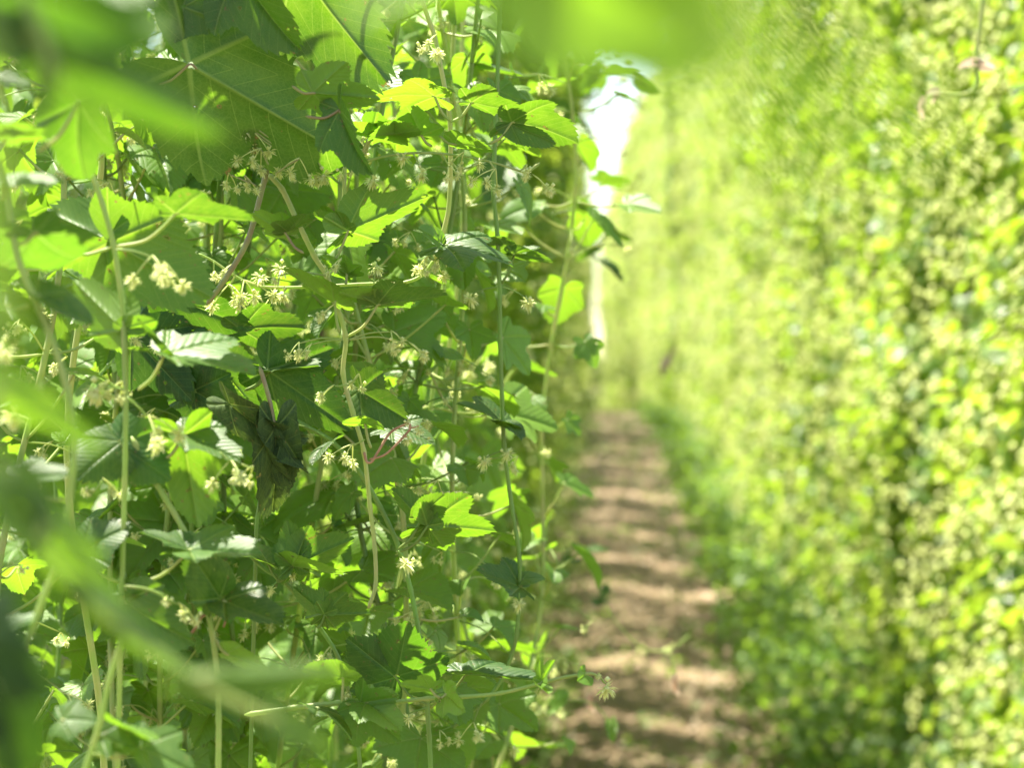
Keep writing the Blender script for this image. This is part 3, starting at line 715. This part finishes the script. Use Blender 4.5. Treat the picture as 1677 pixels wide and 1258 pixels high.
ST(b, 1.37, [(275, 1050), (300, 1046), (318, 1032), (332, 1010), (352, 1006), (368, 1016), (366, 1028)], .0011, r1=.0007, tint=.3)
b.make()

b = Bine('dark green upright bine along the open right side of the hedge', MAT_GREEN, group=G)
ST(b, 1.78, [(808, 300), (815, 390), (818, 470), (819, 560), (822, 650), (826, 735), (838, 830), (851, 920), (846, 1040), (826, 1105), (798, 1145), (750, 1185), (700, 1225), (670, 1250)], .0021, r1=.0017, tint=.9, knots=.18, up=True)
L_(b, 1.78, [((842, 418), (884, 402), -70, 'three', 1, 'old', 1.0, (820, 466), 0, PALE), ((840, 416), (905, 425), -130, 'plain', 1, 'old', .7), ((830, 405), (770, 385), 130, 'plain', 0, 'old', .9),
             ((822, 690), (752, 655), 80, 'deep', 1, 'old', .9, (824, 735)), ((822, 690), (858, 700), -80, 'plain', 0, 'old', 1.0, (824, 735)), ((852, 962), (786, 930), 60, 'three', 1, 'old', 1.0, (849, 970)), ((856, 950), (892, 938), -60, 'plain', 0, 'old', 1.2, (850, 970), 0, (1.5, 1.5, 1.1))])
FL(b, 1.76, [((770, 490), (816, 470), 4, 1.3), ((864, 496), (822, 470), 4, 1.3), ((795, 757), (825, 738), 4, 1.3), ((832, 744), (826, 738), 4, 1.2), ((850, 990), (850, 972), 4, 1.2), ((775, 1192), (790, 1150), 3), ((720, 1205), (740, 1190), 2)])
b.make()

b = Bine('green bine slanting down from the crinkled leaf to the bottom edge', MAT_GREEN, group=G)
ST(b, 1.62, [(462, 676), (500, 698), (542, 722), (585, 768), (622, 830), (652, 895), (672, 965), (688, 1050), (698, 1140), (703, 1210), (705, 1275)], .0021, tint=.95, knots=.15, down=True)
L_(b, 1.60, [((700, 862), (808, 864), -142, 'deep', 1, 'old', 1.0, (654, 905), 0, (1.3, 1.25, 1)), ((700, 862), (648, 800), 150, 'three', 1, 'old', .9, None, 0, (1.2, 1.2, 1)), ((690, 850), (728, 800), -160, 'plain', 0, 'old', 1.1, (652, 900)),
             ((648, 1110), (572, 1050), 6, 'broad', 4, 'old', 1.1, (700, 1155), -.01, (.75, .9, .85)), ((650, 1108), (665, 1028), 0, 'broad', 4, 'old', 1.2, None, -.02, (.75, .9, .85)), ((762, 1106), (888, 1104), -84, 'three', 1, 'old', .8, (704, 1152), 0, (.9, 1, .9)),
             ((545, 722), (500, 740), 90, 'plain', 0, 'old', .8)])
FL(b, 1.58, [((665, 925), (652, 902), 4, 1.3), ((668, 1178), (700, 1160), 4), ((470, 700), (540, 720), 1)])
b.make()

b = Bine('black-green crinkled dead leaf cluster hanging in the middle of the hedge', MAT_BROWN, group=G)
ST(b, 1.55, [(425, 600), (440, 650), (448, 690), (450, 720)], .0018, tint=.3)
for r in [((376, 662), (462, 742), 10), ((452, 700), (452, 855), -12), ((440, 690), (482, 735), 40), ((430, 700), (425, 800), 60), ((462, 720), (490, 800), 150)]:
    b.leaf(W(*r[0], 1.55), W(*r[1], 1.54), r[2], 'crink', width=.5)
b.make()

b = Bine('pale green shoot tip reaching right over the dirt path near the bottom', MAT_STEM, group=G)
ST(b, 1.50, [(400, 1172), (480, 1160), (560, 1152), (640, 1151), (700, 1145), (760, 1142), (820, 1136), (878, 1122), (930, 1109), (968, 1104), (985, 1112)], .0022, r1=.0010, tint=.85, knots=.2)
L_(b, 1.49, [((590, 1152), (652, 1216), 14, 'deep', 1, 'young', 1.0, (565, 1152), 0, (.8, .85, .8)), ((600, 1150), (655, 1190), -40, 'three', 1, 'young', .8), ((562, 1112), (497, 1094), 150, 'plain', 1, 'young', 1.1, (560, 1150)), ((562, 1110), (592, 1102), -150, 'deep', 1, 'young', 1.0),
             ((706, 1130), (654, 1118), 140, 'deep', 1, 'young', .9, (722, 1144)), ((730, 1138), (756, 1165), 10, 'three', 1, 'young', .8, (722, 1144)), ((888, 1118), (903, 1083), -60, 'deep', 1, 'young', .55, (880, 1122)), ((882, 1124), (900, 1132), -100, 'plain', 1, 'young', .6), ((520, 1160), (590, 1185), -95, 'three', 0, 'old', .9, (500, 1158)),
             ((958, 1106), (950, 1114), 20, 'plain', 1, 'young', .7)])
FL(b, 1.49, [((993, 1128), (985, 1112), 5, 1.45), ((980, 1108), None, 1, .7), ((722, 1150), None, 1, .8), ((566, 1140), None, 1, .8)])
b.make()

b = Bine('leafy side shoot rising through the lower middle with bright new leaves', MAT_GREEN, group=G)
ST(b, 1.66, [(392, 890), (430, 930), (468, 955), (510, 1010), (545, 1060), (562, 1100), (580, 1180), (590, 1280)], .0018, tint=.7, down=True)
ST(b, 1.66, [(450, 935), (470, 900), (490, 880)], .0012, tint=.9)
L_(b, 1.64, [((482, 926), (574, 880), -150, 'three', 1, 'old', 1.0, (452, 952), 0, (1.3, 1.3, 1)), ((480, 924), (478, 860), 170, 'broad', 0, 'old', 1.0, None, 0, (1.2, 1.2, 1)), ((478, 928), (564, 932), -115, 'plain', 1, 'young', .9, (455, 955)),
             ((532, 1008), (604, 1002), -150, 'three', 1, 'old', 1.1, (520, 1030), 0, (1.4, 1.35, 1)), ((530, 1006), (484, 962), 160, 'three', 1, 'old', 1.0, None, 0, (1.2, 1.2, 1)), ((440, 925), (350, 880), 80, 'three', 1, 'old', .9, (455, 950), 0, PALE)])
FL(b, 1.64, [((443, 968), (455, 952), 4), ((480, 945), (470, 940), 1)])
b.make()

b = Bine('cluster of dark overlapping leaves left of the knotty cream bine', MAT_GREEN, group=G)
ST(b, 1.68, [(330, 440), (345, 520), (352, 590), (385, 640), (430, 690), (440, 760), (420, 860)], .0018, tint=.7, down=True)
L_(b, 1.64, [((350, 588), (434, 694), 168, 'three', 1, 'old', .8, (352, 570), 0, (1.4, 1.3, 1)), ((438, 606), (566, 706), 18, 'three', 4, 'old', .9, (400, 640), 0, (.9, 1, 1)), ((318, 640), (398, 694), 12, 'broad', 0, 'old', 1.0, (352, 600), 0, (.9, 1, .95)),
             ((300, 560), (318, 664), 8, 'broad', 0, 'old', .9, (350, 560), 0, (.8, .95, 1)), ((215, 548), (304, 656), 14, 'three', 4, 'old', 1.0, (330, 520), 0, (.8, .95, 1)), ((395, 540), (505, 520), -150, 'three', 0, 'old', .9, (350, 545)), ((260, 470), (395, 560), 30, 'three', 0, 'old', .8, (330, 450), 0, (.9, 1, 1)),
             ((440, 610), (520, 590), -80, 'three', 1, 'old', .9, (400, 640)), ((590, 640), (662, 690), 20, 'three', 1, 'old', .9), ((640, 700), (712, 705), -60, 'three', 0, 'old', 1.0)])
b.make()

b = Bine('pale soft-leaved bine down the left edge of the photo, slightly out of focus', MAT_STEM, group=G)
ST(b, 1.12, [(-20, 200), (10, 300), (30, 420), (70, 520), (100, 600), (120, 700), (116, 800), (100, 900), (60, 1010), (30, 1120)], .0020, tint=.9, up=True, down=True)
L_(b, 1.12, [((8, 306), (100, 292), -70, 'plain', 1, 'old', 1.0, (5, 330), 0, (1.8, 1.7, 1.6)), ((128, 168), (108, 330), 12, 'three', 0, 'old', .8, (60, 250), .04, (.8, .9, .9)), ((58, 380), (136, 472), 14, 'three', 0, 'old', 1.0, (30, 400), .05, (.9, 1, 1.1)),
             ((62, 484), (152, 524), -66, 'plain', 1, 'old', 1.0, (60, 510), 0, (1.7, 1.6, 1.5)), ((10, 500), (82, 534), -60, 'plain', 1, 'old', 1.0, (50, 500), 0, (1.7, 1.6, 1.5)), ((4, 1034), (66, 1006), -70, 'three', 1, 'old', 1.0, (40, 1060), 0, (1.8, 1.7, 1.6)),
             ((0, 1080), (72, 1092), -60, 'deep', 1, 'old', 1.0, (30, 1110), 0, (1.7, 1.6, 1.5)), ((30, 780), (112, 772), -60, 'three', 1, 'old', 1.0, (110, 820), 0, (2, 1.9, 1.6)), ((10, 230), (60, 200), -120, 'three', 1, 'young', 1.0, (0, 240)), ((0, 130), (48, 138), -60, 'three', 1, 'old', 1.1, (10, 170), 0, PALE)])
FL(b, 1.12, [((70, 640), (100, 600), 3, 1.3), ((5, 575), None, 5, 1.3)])
b.make()
b = Bine('yellow-green bine rising at the bottom left between pale leaves', MAT_STEM, group=G)
ST(b, 1.15, [(205, 1030), (178, 1118), (165, 1180), (140, 1260), (130, 1300)], .0018, tint=.95, down=True)
L_(b, 1.18, [((102, 1180), (152, 1172), -40, 'broad', 0, 'old', 1.2, (165, 1185), 0, (1.8, 1.7, 1.6)), ((162, 1205), (230, 1230), -50, 'three', 1, 'old', 1.1, (150, 1220), 0, (1.7, 1.6, 1.4)), ((230, 1225), (320, 1262), -60, 'deep', 1, 'old', 1.1, (150, 1235), 0, (1.7, 1.6, 1.4)), ((195, 1190), (250, 1205), -110, 'plain', 1, 'young', 1.0)])
b.make()

# softer shoots a little deeper
H = 'soft shoots hanging just behind the sharp bines'
def soft(label, Z, pts, rows=(), fl=(), r=.0024, tint=.5, mat=MAT_STEM, down=False, up=False, r1=None):
    b = Bine(label, mat, group=H); ST(b, Z, pts, r, tint=tint, down=down, up=up, r1=r1); L_(b, Z, rows); FL(b, Z, fl); return b.make()
soft('pale hooked bine hanging right of centre, its end curled to the left', 2.15, [(752, 210), (757, 300), (756, 400), (745, 500), (738, 550), (730, 600), (722, 622), (705, 632), (682, 622)], [((690, 620), (640, 600), 110, 'three', 1, 'young', .8, (700, 628))], [((672, 620), (690, 625), 4, 1.6), ((690, 560), (740, 540), 3, 1.4)], up=True, r1=.002)
soft('pale bine crossing behind the upper part of the long flower stalk', 1.95, [(742, 90), (752, 150), (768, 205), (790, 250)], [((700, 150), (640, 120), 130, 'three', 1, 'old', 1, (750, 160)), ((780, 112), (860, 118), -80, 'three', 1, 'old', 1, (748, 140), 0, PALE)], up=True)
soft('two-tone bine low between the slanting bine and the right side', 2.3, [(730, 900), (752, 985), (768, 1060), (776, 1110)], [((700, 1000), (640, 960), 100, 'three', 0, 'old', 1.2, (740, 980)), ((790, 1060), (880, 1040), -110, 'three', 0, 'old', 1, (765, 1060), 0, (1.4, 1.3, 1))], [((740, 960), None, 2, 1.5)], down=True, tint=.8)
soft('slim bine with broad leaves beside the open side of the hedge', 2.6, [(905, 60), (880, 130), (850, 210), (820, 260), (800, 330)], [((905, 180), (952, 205), -140, 'three', 1, 'old', 1.1, (865, 180)), ((880, 150), (940, 120), -100, 'three', 1, 'young', 1, (862, 175)), ((830, 270), (800, 330), 20, 'three', 1, 'old', 1)], [((850, 340), (830, 270), 5, 2), ((835, 360), None, 5, 2)], r=.0014, up=True, tint=.9, mat=MAT_GREEN)
soft('dark leaf spray standing out against the strip of sky', 3.0, [(860, 300), (900, 350), (950, 400), (985, 430), (1000, 440)], [((990, 430), (1020, 458), -70, 'three', 1, 'old', .8, (970, 415)), ((975, 415), (940, 425), 110, 'three', 1, 'old', .9), ((1000, 385), (1040, 392), -110, 'three', 1, 'old', 1.0, (960, 405)), ((995, 380), (960, 365), 110, 'three', 1, 'old', 1.0, (960, 405)), ((985, 300), (1032, 292), -120, 'three', 1, 'old', 1.1, (900, 350)), ((940, 340), (985, 350), -130, 'three', 1, 'old', 1.2, (920, 365))], [((950, 330), (930, 380), 4, 1.5)], r=.0016, tint=.9, mat=MAT_GREEN)
soft('small leafy shoot high against the sky beside the top leaf', 3.4, [(905, 90), (950, 110), (1000, 118), (1045, 125), (1070, 140)], [((1005, 118), (1050, 108), -110, 'three', 1, 'old', .9), ((985, 116), (950, 150), 160, 'three', 1, 'old', 1.2), ((1045, 126), (1078, 150), 60, 'plain', 1, 'old', 1.0), ((960, 110), (985, 75), -90, 'three', 1, 'old', 1)], r=.0014, tint=.9, mat=MAT_GREEN)
soft('light leaf and stalk jutting right above the path edge at mid height', 2.4, [(790, 690), (815, 650), (835, 615), (850, 598)], [((850, 600), (915, 612), -100, 'three', 1, 'old', .9, (835, 615), 0, (2, 1.8, 1.2)), ((845, 600), (820, 575), 100, 'plain', 1, 'young', .9)], [((795, 590), (800, 620), 3, 1.5), ((850, 650), None, 3, 1.5), ((845, 680), None, 3, 1.5)])
soft('thin shoot arching down over the dirt path with small leaf pairs', 3.3, [(905, 905), (950, 905), (968, 935), (985, 975), (1010, 1020), (1050, 1060), (1095, 1065), (1130, 1040)], [((955, 903), (935, 888), 110, 'three', 1, 'young', 1.0), ((960, 903), (995, 900), -80, 'three', 1, 'young', 1.0), ((940, 915), (925, 918), 60, 'plain', 1, 'old', 1.3), ((985, 975), (998, 968), -60, 'plain', 1, 'old', 1.3), ((985, 985), (975, 992), 60, 'plain', 1, 'old', 1.3)], [((1055, 1062), None, 2, 1.3), ((1105, 1060), None, 2, 1.3)], r=.0018, tint=.95, r1=.0012)
soft('low shoot crossing the path edge near the bottom, withered bud at its end', 2.7, [(800, 1165), (860, 1172), (905, 1165), (935, 1148), (960, 1150), (985, 1165), (1000, 1195)], [((905, 1158), (930, 1140), -60, 'plain', 1, 'young', 1.2), ((890, 1225), (940, 1222), -100, 'three', 1, 'young', .9), ((1000, 1185), (1003, 1215), 0, 'plain', 1, 'young', .5)], [((905, 1150), None, 3, 1.6)], r=.0016, tint=.95, r1=.001)

def wither(b, Z, rows):
    for bx, tx, wd in rows:
        m = leaf_matrix(W(*bx, Z), W(*tx, Z), 30, wd); b.lv.append((m, WITH, (1, 1, 1)))
WITH = LEAF['plain', 3, 'old'].copy(); WITH.materials[0] = MAT_WITHER
b = Bine('hooked shoot with pinkish withered leaves hanging before the right row', MAT_STEM, group='lone shoots hanging over the alley')
ST(b, 2.6, [(1612, -30), (1606, 30), (1600, 80), (1598, 110), (1600, 130), (1590, 150), (1565, 156), (1530, 153), (1515, 165), (1510, 180)], .0039, r1=.0024, tint=.6, up=True)
wither(b, 2.6, [((1600, 104), (1566, 106), .5), ((1602, 102), (1632, 116), .6), ((1534, 150), (1515, 152), .8), ((1512, 166), (1508, 198), .4), ((1536, 156), (1524, 170), .5), ((1600, 108), (1597, 122), .5)])
b.make()
b = Bine('short pale curled shoot hanging in mid alley before the far right row', MAT_STEM, group='lone shoots hanging over the alley')
ST(b, 5.0, [(1108, 555), (1100, 575), (1096, 595), (1084, 612), (1076, 616)], .0036, r1=.002, tint=.4)
wither(b, 5.0, [((1096, 590), (1080, 618), .5), ((1104, 575), (1090, 590), .4)])
b.make()
for x, y, lab in ((968, 1150, 'pale withered bud hanging at the end of the low shoot by the path'), (1106, 1122, 'pale withered leaf caught on a thin stalk above the dirt path')):
    b = Bine(lab, MAT_STEM, group='withered buds over the path'); ST(b, 3.0, [(x - 6, y - 45), (x - 1, y - 25), (x, y - 8)], .0011, tint=.7)
    wither(b, 3.0, [((x, y - 10), (x + 2, y + 22), .42), ((x + 2, y - 12), (x - 3, y + 16), .36)]); b.make()

# ------------------------------------------------------------------ leaves hanging close to the lens
Nn_ = 'bines hanging close in front of the lens'
def near(label, Z, pts, rows, r=.0018, up=False, down=False):
    b = Bine(label, MAT_STEM, group=Nn_); ST(b, Z, pts, r, tint=.9, up=up, down=down); L_(b, Z, rows); return b.make()
near('blurred bright green leaves hanging in the top left corner', .52, [(-60, -120), (20, -40), (70, 60), (90, 140)],
     [((50, 60), (350, 215), 165, 'plain', 1, 'old', .42, (60, 60), 0, (.75, .85, .7)), ((20, -30), (250, 70), 170, 'broad', 0, 'young', .9, None, 0, (.6, .75, .6)), ((40, 40), (-70, 110), 160, 'three', 0, 'old', .9), ((150, -100), (250, 40), 170, 'three', 0, 'old', .8), ((75, 110), (70, 200), 0, 'plain', 1, 'old', .4, None, 0, PALE)], up=True)
near('large blurred leaf hanging over the middle of the top edge', .34, [(700, -260), (820, -180), (930, -90)],
     [((890, -110), (1125, 112), 165, 'broad', 0, 'young', 1.15, (900, -110), 0, (1.25, 1.25, 1)), ((900, -130), (580, 20), 160, 'three', 1, 'old', .5), ((960, -150), (1150, -15), 165, 'broad', 0, 'young', .8, None, 0, (1.25, 1.25, 1))], up=True)
near('blurred band of leaves slanting from the left edge to the bottom', .60, [(-80, 560), (-20, 700), (60, 880), (180, 1010), (330, 1120), (470, 1190)],
     [((0, 640), (170, 735), -165, 'three', 1, 'old', .42, (-20, 700), 0, (1.1, 1.1, .9)), ((20, 780), (70, 900), -30, 'plain', 0, 'old', .8, None, 0, PALE), ((70, 860), (220, 1030), 165, 'three', 1, 'old', .42, (60, 880), 0, (1.1, 1.1, .9)),
      ((160, 990), (320, 1110), 160, 'three', 1, 'old', .36, None, 0, (1.1, 1.1, .9)), ((330, 1110), (560, 1105), 150, 'plain', 1, 'old', .34, (330, 1120), 0, (1.1, 1.1, .9)), ((450, 1175), (540, 1225), -20, 'plain', 0, 'old', .6, None, 0, PALE)], r=.0012)
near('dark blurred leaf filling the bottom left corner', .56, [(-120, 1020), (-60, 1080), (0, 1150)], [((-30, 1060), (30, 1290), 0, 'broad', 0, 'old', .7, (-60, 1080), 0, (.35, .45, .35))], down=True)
near('very blurred yellow-green stalk and leaf along the left edge', .24, [(-60, -60), (-30, 200), (-20, 420), (-50, 700)], [((-60, 250), (5, 560), 150, 'plain', 1, 'young', .3, None, 0, (.9, .85, .9)), ((-50, 100), (5, 330), 140, 'plain', 1, 'young', .22, None, 0, (.9, .85, .9))], r=.001)
near('very blurred olive leaf at the right edge before the sunny row', .14, [(2000, 150), (1900, 300), (1820, 400)], [((1860, 420), (1640, 540), 165, 'broad', 1, 'young', .32, (1850, 420), 0, (1.2, .8, 1))], r=.0006)
near('thin new leaf so close to the lens that it veils the alley', .12, [(1000, -300), (1180, -90), (1300, 130)], [((1150, -60), (1330, 330), 130, 'plain', 1, 'young', .24, None, 0, (1, .95, .9)), ((1240, -120), (1560, 300), 130, 'plain', 1, 'young', .16, None, 0, (1, .95, .9))], r=.0005)
